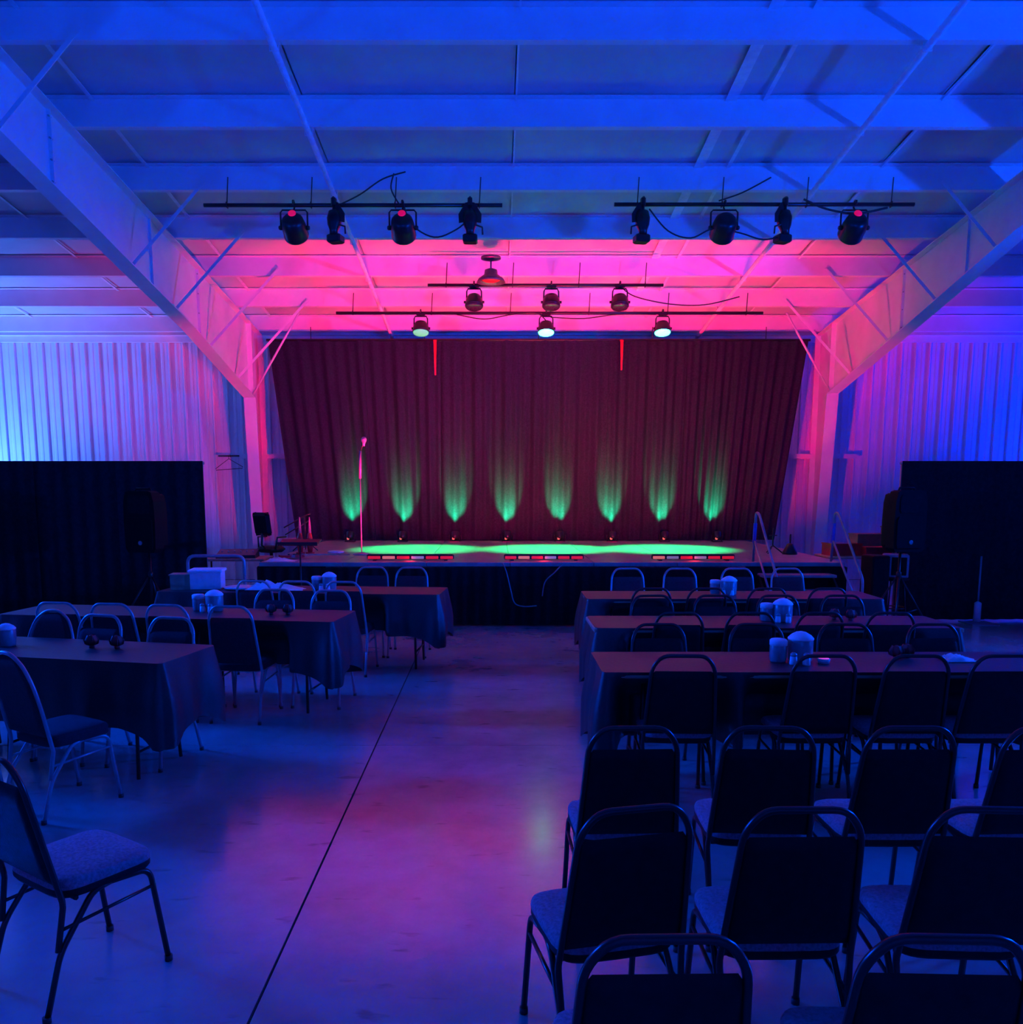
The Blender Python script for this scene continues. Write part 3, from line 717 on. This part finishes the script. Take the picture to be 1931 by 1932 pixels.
def cloth(cx, cy, rz, ln, wd, label, group, pulls, hem=.36, seed=0):
    # pulls: list of (local x, side) where a chair seat pushes the cloth in
    rd = random.Random(seed); o = None
    hx, hy = ln / 2 + .006, wd / 2 + .006; r = .04
    per = []       # perimeter points with outward normal, flag of corner amount
    def seg(p, q, n, nrm):
        for k in range(n):
            t = k / n; per.append((p[0] + (q[0] - p[0]) * t, p[1] + (q[1] - p[1]) * t, nrm[0], nrm[1], 0))
    def cor(cxx, cyy, a0):
        for k in range(8):
            a = R(a0 + 90 * k / 8); per.append((cxx + r * math.cos(a), cyy + r * math.sin(a), math.cos(a), math.sin(a), math.sin(math.pi * (k + .5) / 8.5)))
    nl, ns = 90, 18
    seg((-hx + r, -hy), (hx - r, -hy), nl, (0, -1)); cor(hx - r, -hy + r, -90)
    seg((hx, -hy + r), (hx, hy - r), ns, (1, 0)); cor(hx - r, hy - r, 0)
    seg((hx - r, hy), (-hx + r, hy), nl, (0, 1)); cor(-hx + r, hy - r, 90)
    seg((-hx, hy - r), (-hx, -hy + r), ns, (-1, 0)); cor(-hx + r, -hy + r, 180)
    n = len(per); ph = [rd.uniform(0, 6.28) for _ in range(3)]
    top = TH + .004
    levels = [0, .012, .06, .14, .24, .34, 1.0]
    vs = []
    acc = 0
    for li, lv in enumerate(levels):
        for i, (x, y, nx, ny, cr) in enumerate(per):
            near_c = max(0, 1 - min(abs(abs(x) - hx), .35) / .35) * max(0, 1 - min(abs(abs(y) - hy), .35) / .35)
            drop_tot = (top - hem) + .14 * near_c * near_c
            d = lv if li < len(levels) - 1 else drop_tot
            d = min(d, drop_tot)
            f_ = min(1, d / .3)
            s_ = x * (1 if abs(ny) > .5 else 0) + y * (1 if abs(nx) > .5 else 0)
            wv = (.016 * math.sin(s_ * 11 + ph[0]) + .012 * math.sin(s_ * 23 + ph[1])) * f_ + .02 * f_ + .05 * near_c * f_
            pin = 0
            for px, sd in pulls:
                if ny * sd > .5:
                    q = abs(x - px)
                    if q < .42: pin = max(pin, .36 * (1 if q < .26 else (.5 + .5 * math.cos(math.pi * (q - .26) / .16))))
            g = min(1, max(0, (d - .02) / .22)); g = g * g * (3 - 2 * g)
            off = wv * (1 - min(1, pin * 3)) - pin * g
            vs.append((x + nx * off, y + ny * off, top - d + (.0)))
    b = MB(); fs = []
    for l_ in range(len(levels) - 1):
        for i in range(n):
            j = (i + 1) % n; fs.append((l_ * n + i, l_ * n + j, (l_ + 1) * n + j, (l_ + 1) * n + i))
    b.add(vs, fs, True); b.add(vs[:n], [tuple(range(n))])
    o = b.build('tablecloth', 'table_cloth'); o.location = (cx, cy, 0); o.rotation_euler = (0, 0, rz)
    return tag(o, label, 'tablecloth', group)
for nm in T:
    y0, y1, x0, x1 = T[nm]; cy = (y0 + y1) / 2; cx = (x0 + x1) / 2; ln = (x1 - x0)
    for s_, wd_ in ((-1, 'aisle end'), (1, 'far right end')):
        ftable(cx + s_ * ln / 4, cy, 0, f'folding table under the {nm} right cloth, {wd_}', 'folding tables under the right cloths')
    pulls = [(x - cx, -1) for x in cx_near[nm]] + ([(x - cx, 1) for x in cx_far[nm]] if nm != 'farthest' else [])
    cloth(cx, cy, 0, ln, y1 - y0, f'dark cloth over the {nm} long table on the right', 'dark cloths on right tables', pulls, .36, 5)
for nm in LT:
    a = LT[nm][0]; c_ = lt_pt(nm, 1.60, 0)
    for q, wd_ in ((.80, 'aisle end'), (2.40, 'far left end')):
        p = lt_pt(nm, q, 0); ftable(p[0], p[1], -R(a), f'folding table under the {nm} left cloth, {wd_}', 'folding tables under the left cloths')
    pulls = [(1.60 - s_, -1) for s_ in Lnear[nm]] + ([(1.60 - s_, 1) for s_ in Lfar[nm]] if nm != 'farthest' else [])
    if nm == 'nearest': pulls += [(1.60 - 1.62, 1)]
    cloth(c_[0], c_[1], -R(a), 3.20, .68, f'dark cloth over the {nm} long table on the left', 'dark cloths on left tables', pulls, .40, 9)

# ------------------------------------------------------------------ things on the tables
TZ = TH + .005
def jar(x, y, w_, h, label, dome, group):
    o = thing('plastic_jar', label, 'jar', (x, y, TZ), rnd.uniform(0, 1), group)
    r = w_ / 2
    MB().lathe([(r * .86, 0), (r * .95, .01), (r, h * .3), (r, h * .72), (r * .97, h * .74)], 14).build('body', 'jar', o)
    if dome: MB().lathe([(r * 1.03, h * .73), (r * 1.03, h * .78), (r * .8, h * .88), (r * .42, h * .97), (r * .1, h)], 14).build('lid', 'paper', o)
    else: MB().lathe([(r * 1.04, h * .73), (r * 1.04, h * .94), (r * .9, h), (r * .1, h)], 14).build('lid', 'paper', o)
def shaker(x, y, label, group):
    o = thing('salt_shaker', label, 'shaker', (x, y, TZ), 0, group)
    MB().lathe([(.025, 0), (.027, .01), (.022, .06)], 10).build('body', 'plastic_white', o)
    MB().lathe([(.023, .058), (.023, .07), (.012, .082), (.002, .083)], 10).build('cap', 'silver', o)
sets = {('nearest', 'right'): (1.913, 5.634, 2.069, 5.653), ('middle', 'right'): (2.389, 7.382, 2.516, 7.343), ('farthest', 'right'): (2.409, 9.227, 2.545, 9.169),
        ('middle', 'left'): (-2.826, 7.994, -2.661, 7.955), ('farthest', 'left'): (-2.040, 9.616, -1.894, 9.606)}
for (nm, sd), (xa, ya, xb, yb) in sets.items():
    jar(xa, ya, .112, .155, f'smaller white lidded jar on the {nm} {sd} table', False, 'smaller jars')
    jar(xb, yb, .165, .205, f'larger white jar with domed lid on the {nm} {sd} table', True, 'larger jars')
    shaker(xa + .07, ya - .10, f'small pale shaker left of its twin on the {nm} {sd} table', 'shakers')
    shaker(xa + .15, ya - .12, f'small pale shaker right of its twin on the {nm} {sd} table', 'shakers')
jar(-3.63, 6.20, .13, .17, 'white round jar at the left end of the nearest left table', True, 'smaller jars')
o = thing('tealight', 'pink glowing tealight beside the jars on nearest right table', 'candle', (2.205, 5.585, TZ))
MB().lathe([(.036, 0), (.042, .03), (.038, .032)], 14).build('cup', 'plastic_white', o); MB().lathe([(.036, .031), (.03, .036), (.004, .037)], 14).build('wax', 'tealight', o)
def rose(x, y, label):
    o = thing('red_flower', label, 'flower', (x, y, TZ), rnd.uniform(0, 3), 'red table flowers')
    MB().lathe([(.018, 0), (.020, .012), (.018, .02), (.01, .024)], 10).build('holder', 'red_matte', o)
    for k in range(6):
        a = k * math.pi / 3; ca, sa = math.cos(a), math.sin(a)
        g = [[(ca * rr - sa * t * ww, sa * rr + ca * t * ww, z) for t in (-1, -.4, .4, 1)] for rr, z, ww in ((.010, .018, .014), (.036, .030, .030), (.043, .060, .032), (.026, .095, .016))]
        MB().grid(g).build('petal', 'red_matte', o)
    MB().lathe([(.012, .02), (.030, .05), (.026, .085), (.004, .098)], 10).build('bud', 'red_matte', o)
for x, y, lab in ((-2.962, 6.119, 'red flower on the nearest left table, left of the pair'), (-2.768, 6.100, 'red flower on the nearest left table, right of the pair'),
                  (2.749, 5.711, 'red flower on the nearest right table, left of the pair'), (2.846, 5.760, 'red flower on the nearest right table, right of the pair'),
                  (3.011, 7.440, 'red flower on the middle right table, left of the pair'), (3.137, 7.392, 'red flower on the middle right table, right of the pair'),
                  (-2.069, 7.732, 'red flower on the middle left table, left of the pair'), (-1.913, 7.732, 'red flower on the middle left table, right of the pair')):
    rose(x, y, lab)
def crumple(name, x, y, z, sx_, sy_, h, label, cat, m, seed):
    rd = random.Random(seed); n = 12; rows = []
    hh = [[rd.uniform(.3, 1) for _ in range(n + 1)] for _ in range(n + 1)]
    for j in range(n + 1):
        row = []
        for i in range(n + 1):
            u, v = 2 * i / n - 1, 2 * j / n - 1; e = max(0, 1 - max(abs(u), abs(v)) ** 3)
            row.append((u * sx_ / 2 * (1 + .1 * math.sin(5 * v)), v * sy_ / 2, .004 + h * e * hh[j][i] * (.6 + .4 * math.cos(2.2 * u + 1))))
        rows.append(row)
    b = MB(); b.grid(rows); b.grid([[(p[0], p[1], 0) for p in r_] for r_ in (rows[0], rows[-1])])
    o = b.build(name, m); o.location = (x, y, z)
    return tag(o, label, cat)
crumple('napkin_heap', -2.51, 9.62, TZ, .62, .30, .12, 'heap of white paper napkins on the farthest left table', 'napkins', 'paper', 4)
crumple('folded_paper', 3.16, 5.68, TZ, .22, .16, .05, 'crumpled white paper on the nearest right table', 'paper', 'paper', 8)
o = thing('serving_tray', 'shallow white tray on the farthest left table beside the tub', 'tray', (-2.93, 9.66, TZ), .1)
MB().lathe([(.10, 0), (.17, .012), (.185, .03), (.175, .03), (.10, .012)], 20).build('dish', 'plastic_white', o); MB().lathe([(.15, .02), (.10, .028), (.01, .028)], 20).build('napkin', 'paper', o)
o = thing('storage_tub', 'white lidded storage tub on the farthest left table', 'tub', (-3.32, 9.73, TZ), .12)
MB().box((0, 0, .10), (.34, .26, .19), RX(0)).build('body', 'plastic_white', o); MB().rbox((0, 0, .212), (.38, .30, .035), .01).build('lid', 'paper', o)
o = thing('wooden_box', 'small pale wooden box left of the storage tub', 'box', (-3.60, 9.71, TZ), .12)
for xx, yy, sx_, sy_ in ((-.11, 0, .014, .2), (.11, 0, .014, .2), (0, -.1, .234, .014), (0, .1, .234, .014)): MB().box((xx, yy, .08), (sx_, sy_, .16)).build('side_panel', 'wood', o)
MB().box((0, 0, .168), (.26, .23, .014)).build('lid', 'wood', o)

# ------------------------------------------------------------------ rolling cart behind the farthest left table
o = thing('utility_cart', 'steel push cart with tubular handle behind the farthest left table', 'cart', (-3.62, 10.95, 0), .05)
MB().tube(arc_pts([(-.36, 0, .20), (-.36, 0, 1.14), (.36, 0, 1.14), (.36, 0, .20)], .10), .022, 8).build('handle', 'silver', o)
MB().rbox((0, .28, .20), (.78, .62, .05), .01).build('deck', 'black_metal', o)
MB().rbox((0, .28, .62), (.72, .56, .03), .01).build('shelf', 'black_metal', o)
for sx_ in (-1, 1):
    MB().tube([(sx_ * .34, .54, .2), (sx_ * .34, .54, .66)], .014, 6).build('post', 'black_metal', o)
    for yy in (.06, .50): MB().lathe([(.02, -.02), (.075, -.02), (.075, .02), (.02, .02)], 14, (sx_ * .32, yy, .077), RY(90)).box((sx_ * .32, yy, .13), (.05, .06, .10)).build('wheel', 'black_metal', o)

# ------------------------------------------------------------------ things on and around the stage
o = thing('microphone_stand', 'straight microphone stand at front left of the stage', 'microphone stand', (-2.17, 13.75, SZ))
MB().lathe([(.15, 0), (.15, .012), (.05, .03), (.015, .04)], 18).build('base', 'grey_metal', o)
MB().tube([(0, 0, .03), (0, 0, 1.22)], .010, 8).build('pole', 'grey_metal', o)
MB().tube([(0, 0, 1.22), (.01, 0, 1.66)], .020, 8).build('sleeve', 'grey_metal', o)
MB().tube([(.01, 0, 1.64), (.04, -.02, 1.72), (.07, -.05, 1.76)], [.012, .014, .018], 8).build('clip', 'black_metal', o)
MB().lathe([(.018, -.05), (.024, 0), (.04, .03), (.044, .06), (.03, .09), (.004, .1)], 12, (.08, -.06, 1.78), RX(-10)).build('microphone', 'silver', o)
o = thing('music_stand', 'black music stand with a flat desk in front of the stage', 'music stand', (-2.68, 11.62, 0))
MB().box((0, 0, 1.27), (.54, .30, .012), RX(12)).box((0, -.15, 1.265), (.54, .012, .035)).build('desk', 'black_metal', o)
MB().tube([(0, 0, .10), (0, 0, 1.26)], .012, 8).build('pole', 'black_metal', o)
for k in range(3):
    a = R(90 + 120 * k); MB().tube([(0, 0, .22), (.28 * math.cos(a), .28 * math.sin(a), .012)], .009, 6).build('leg', 'black_metal', o)
for x_, y_, lab in ((-3.20, 13.9, 'slim red cone on the stage, left of the two'), (-3.04, 13.9, 'slim red cone on the stage, right of the two')):
    o = thing('red_cone', lab, 'cone', (x_, y_, SZ), 0, 'slim red cones')
    MB().lathe([(.07, 0), (.075, .02), (.07, .025)], 14).build('base', 'red_matte', o)
    MB().lathe([(.035, .02), (.055, .14), (.05, .24), (.028, .34)], 14).build('body', 'red_gloss', o)
    MB().lathe([(.028, .34), (.02, .48), (.008, .60)], 12).build('neck', 'seat', o)
o = thing('tambourine', 'pink lit tambourine lying near the stage front', 'tambourine', (-2.62, 13.9, SZ))
MB().tube([(.12 * math.cos(a), .12 * math.sin(a), .03) for a in [k * math.pi / 10 for k in range(20)]], .018, 6, True).build('frame', 'plastic_white', o)
for k in range(5):
    a = k * 2 * math.pi / 5; MB().lathe([(.02, -.004), (.02, .004)], 8, (.125 * math.cos(a), .125 * math.sin(a), .03), RZ(math.degrees(a)) @ RY(0)).build('jingle', 'silver', o)
# red guitar lying on the stage
o = thing('electric_guitar', 'red electric guitar lying on the left end of the stage', 'guitar', (-2.98, 12.95, SZ), R(80))
bp = []
for k in range(40):
    a = 2 * math.pi * k / 40
    rr = .16 * (1 + .22 * math.cos(2 * a)) * (1 - .16 * math.cos(a)) + .012 * math.cos(3 * a)
    bp.append((rr * math.cos(a), rr * math.sin(a)))
MB().prism(bp, 'z', .02, .065).build('body', 'red_gloss', o)
MB().box((.42, 0, .06), (.56, .05, .022)).build('neck', 'wood', o); MB().prism([(.69, -.03), (.86, -.055), (.86, .03), (.69, .03)], 'z', .045, .06).build('headstock', 'wood', o)
for xx in (-.06, .02): MB().box((xx, 0, .07), (.03, .075, .012)).build('pickup', 'black_metal', o)
o.rotation_euler = (0, 0, R(12)); o.location = (-3.1, 12.95, SZ)
crumple('folded_blanket', -3.17, 12.52, SZ, .42, .26, .07, 'pale folded cloth on the front left corner of the stage', 'cloth', 'paper', 12)
# stand with dark bag on the left of the stage
o = thing('gear_table', 'equipment table tucked beside the left end of the stage', 'table', (-4.10, 13.35, 0))
MB().rbox((0, 0, .90), (1.05, .60, .04), .01).build('tabletop', 'wood', o)
for sx_ in (-1, 1):
    for sy_ in (-1, 1): MB().tube([(sx_ * .47, sy_ * .25, .88), (sx_ * .49, sy_ * .27, .01)], .016, 6).build('leg', 'black_metal', o)
o = thing('sound_mixer', 'black sound mixer on the gear table beside the stage', 'mixer', (-4.05, 13.30, .92), .1)
MB().prism([(-.18, 0), (.20, 0), (.20, .12), (-.18, .05)], 'x', -.30, .30).build('chassis', 'black_metal', o)
for k in range(6): MB().lathe([(.012, 0), (.010, .022)], 8, (-.24 + k * .095, .02, .087)).build('knob', 'silver', o)
o = thing('silver_bowl', 'small shiny metal bowl on the gear table', 'bowl', (-3.92, 13.58, .92))
MB().lathe([(.04, 0), (.09, .03), (.115, .08), (.108, .08), (.08, .035), (.02, .015)], 18, cap=False).build('shell', 'silver', o); MB().lathe([(.115, .076), (.12, .08), (.115, .084)], 18, cap=False).build('rim', 'silver', o)
o = thing('office_chair', 'tall dark swivel chair at the left end of the stage', 'chair', (-3.70, 13.98, 0), R(-25))
for k in range(5):
    a = k * 2 * math.pi / 5; MB().tube([(0, 0, .12), (.30 * math.cos(a), .30 * math.sin(a), .055)], .02, 6).lathe([(.03, -.015), (.03, .015)], 8, (.30 * math.cos(a), .30 * math.sin(a), .032), RX(90)).build('base_arm', 'black_metal', o)
MB().tube([(0, 0, .10), (0, 0, .97)], .028, 8).build('gas_lift', 'black_metal', o)
MB().rbox((0, 0, 1.0), (.36, .36, .10), .04).build('seat', 'vinyl', o)
MB().rbox((0, -.20, 1.42), (.34, .10, .38), .05, RX(10)).build('backrest', 'vinyl', o)
MB().tube([(0, -.10, .98), (0, -.23, 1.08), (0, -.20, 1.35)], .02, 6).build('back_support', 'black_metal', o)
for s_ in (-1, 1): MB().tube([(s_ * .17, -.1, 1.0), (s_ * .20, -.08, 1.20), (s_ * .20, .14, 1.20)], .016, 6).build('armrest', 'black_metal', o)
# keyboard-like boom stand pieces
o = thing('boom_stand', 'black boom stand with slanting arms at left behind the swivel chair', 'stand', (-3.25, 14.5, SZ), .2)
for k in range(3):
    a = R(90 + 120 * k); MB().tube([(0, 0, .20), (.24 * math.cos(a), .24 * math.sin(a), .012)], .010, 6).build('leg', 'black_metal', o)
MB().tube([(0, 0, .18), (0, 0, .60)], .012, 6).build('pole', 'black_metal', o)
MB().tube([(-.35, 0, .40), (.05, 0, .62), (.10, 0, .63)], .011, 6).build('arm', 'black_metal', o)
MB().tube([(-.33, 0, .28), (.08, 0, .52)], .011, 6).build('arm', 'black_metal', o)

# small things at the right of the stage
o = thing('guitar_stand', 'short thin black stand at the right end of the stage', 'stand', (4.55, 13.9, SZ), .3)
for k in range(3):
    a = R(90 + 120 * k); MB().tube([(0, 0, .14), (.16 * math.cos(a), .16 * math.sin(a), .012)], .010, 6).build('leg', 'black_metal', o)
MB().tube([(0, 0, .12), (0, 0, .42)], .012, 6).build('pole', 'black_metal', o); MB().tube([(-.07, 0, .30), (.07, 0, .30)], .010, 6).build('crossbar', 'black_metal', o)
o = thing('black_handbell', 'small black cone-shaped bell at the right end of the stage', 'bell', (4.80, 13.8, SZ))
MB().lathe([(.12, 0), (.115, .04), (.07, .12), (.05, .17), (.01, .18)], 14).build('cup', 'black_metal', o); MB().lathe([(.012, .17), (.016, .24), (.014, .32), (.004, .33)], 8).build('handle', 'black_metal', o)
# steps with handrails
o = thing('stage_steps', 'steps with two slanting handrails at the right front of the stage', 'steps', (4.33, 12.24, 0))
for k in range(4):
    MB().rbox((0, -.12 - .27 * k, .76 - .2 * k - .0), (1.05, .28, .04), .006).build('tread', 'stage_floor', o)
for s_ in (-1, 1):
    MB().prism([(.0, .0), (.0, .76), (-.08, .76), (-1.05, .05), (-1.05, .0), (-.95, .0), (-.1, .60), (-.1, .0)], 'x', s_ * .53 - .015, s_ * .53 + .015).build('stringer', 'black_metal', o)
    x_ = s_ * .57
    MB().tube(arc_pts([(x_, .10, SZ + .012), (x_, .04, 1.66), (x_, -.10, 1.64), (x_, -1.0, .80), (x_, -1.02, .012)], .07), .019, 8).build('handrail', 'grey_metal', o)
    MB().tube([(x_, .07, 1.25), (x_, -.90, .42)], .016, 8).build('mid_rail', 'grey_metal', o)
    MB().tube([(x_, .078, 1.22), (x_, .055, 1.50)], .027, 8).build('grip_tape', 'blue_tape', o)
# black tower speaker and boxes at right of the stage
o = thing('tower_speaker', 'tall narrow black cabinet standing right of the stage steps', 'loudspeaker', (5.42, 12.05, 0), R(4))
MB().rbox((0, 0, .53), (.26, .34, 1.06), .015).build('cabinet', 'speaker_black', o); MB().rbox((0, -.172, .56), (.22, .012, .92), .005).build('grille', 'black_cloth', o)
o = thing('side_table', 'table with red things behind the right drape edge', 'table', (6.05, 13.75, 0))
MB().rbox((0, 0, .90), (1.5, .65, .04), .01).build('tabletop', 'wood', o)
for sx_ in (-1, 1):
    for sy_ in (-1, 1): MB().tube([(sx_ * .68, sy_ * .27, .88), (sx_ * .70, sy_ * .29, .01)], .016, 6).build('leg', 'black_metal', o)
def crate(x, y, z, d, m, label, rz=0, name='red_crate'):
    o = thing(name, label, 'crate', (x, y, z), rz)
    a, b, h = d; t = .018
    for xx, yy, sx_, sy_ in ((-a / 2 + t / 2, 0, t, b), (a / 2 - t / 2, 0, t, b), (0, -b / 2 + t / 2, a - 2 * t, t), (0, b / 2 - t / 2, a - 2 * t, t)):
        MB().box((xx, yy, h / 2), (sx_, sy_, h)).build('side_panel', m, o)
    MB().box((0, 0, .01), (a - 2 * t, b - 2 * t, .02)).build('bottom', m, o); MB().box((0, 0, h - .012), (a + .02, b + .02, .02)).build('rim', m, o)
crate(5.62, 13.75, .92, (.50, .34, .20), 'red_gloss', 'glossy red crate on the side table, nearest the column', .1)
crate(6.10, 13.60, .92, (.40, .32, .15), 'red_matte', 'flat red crate in the middle of the side table', -.05)
crate(6.15, 13.95, .92, (.55, .30, .34), 'brown', 'tall brown box at the back of the side table', .08, 'brown_box')
crate(6.52, 13.62, .92, (.30, .30, .16), 'paper', 'pale box at the right end of the side table', .2, 'pale_box')
crate(6.55, 13.92, .92, (.34, .26, .46), 'brown', 'brown upright box beside the right loudspeaker', .1, 'upright_box')
o = thing('monitor_box', 'small white-sided monitor speaker on a stool behind right tripod', 'loudspeaker', (5.80, 12.25, .72), R(-20))
MB().rbox((0, 0, .17), (.34, .24, .34), .015).build('cabinet', 'grey_metal', o); MB().rbox((.04, -.122, .17), (.20, .012, .26), .005).build('grille', 'black_cloth', o)
o = thing('stool', 'black stool under the small monitor speaker', 'stool', (5.80, 12.25, 0))
MB().lathe([(.19, .68), (.20, .69), (.20, .71), (.19, .72)], 18).build('seat', 'vinyl', o)
for k in range(4):
    a = R(45 + 90 * k); MB().tube([(.13 * math.cos(a), .13 * math.sin(a), .69), (.20 * math.cos(a), .20 * math.sin(a), .01)], .013, 6).build('leg', 'black_metal', o)
MB().tube([(.165 * math.cos(k * math.pi / 8), .165 * math.sin(k * math.pi / 8), .28) for k in range(16)], .009, 6, True).build('ring', 'black_metal', o)
# stage front cables
cable([(.10, 12.26, .94), (.16, 12.20, .80), (.22, 12.20, .55), (.28, 12.20, .35), (.42, 12.19, .30), (.60, 12.20, .31)], 'grey cable hanging down the stage skirt left of centre', .009, 6, 'grey_metal')
cable([(1.0, 12.26, .94), (.86, 12.20, .80), (.72, 12.20, .66), (.68, 12.20, .45)], 'grey cable curving down the stage skirt at centre', .009, 6, 'grey_metal')
# coat rail with wire hanger on the wall left of the column
o = thing('coat_rail', 'short dark coat rail on the wall left of the column', 'rail', (-5.64, YW - .12, 2.66))
MB().tube([(-.25, 0, 0), (.25, 0, 0)], .016, 8).build('rail', 'black_metal', o)
for s_ in (-1, 1): MB().tube([(s_ * .22, 0, 0), (s_ * .22, .19, .0)], .010, 6).build('bracket', 'black_metal', o)
o = thing('wire_hanger', 'empty wire clothes hanger on the coat rail', 'hanger', (-5.66, YW - .12, 2.66))
MB().tube([(.02, 0, -.025), (.035, 0, .005), (.015, 0, .03), (-.012, 0, .02), (-.012, 0, -.06)], .006, 5).build('hook', 'black_metal', o)
MB().tube([(-.012, 0, -.06), (-.30, 0, -.27), (-.29, 0, -.30), (.27, 0, -.26), (.28, 0, -.23)], .007, 5, True).build('frame', 'black_metal', o)
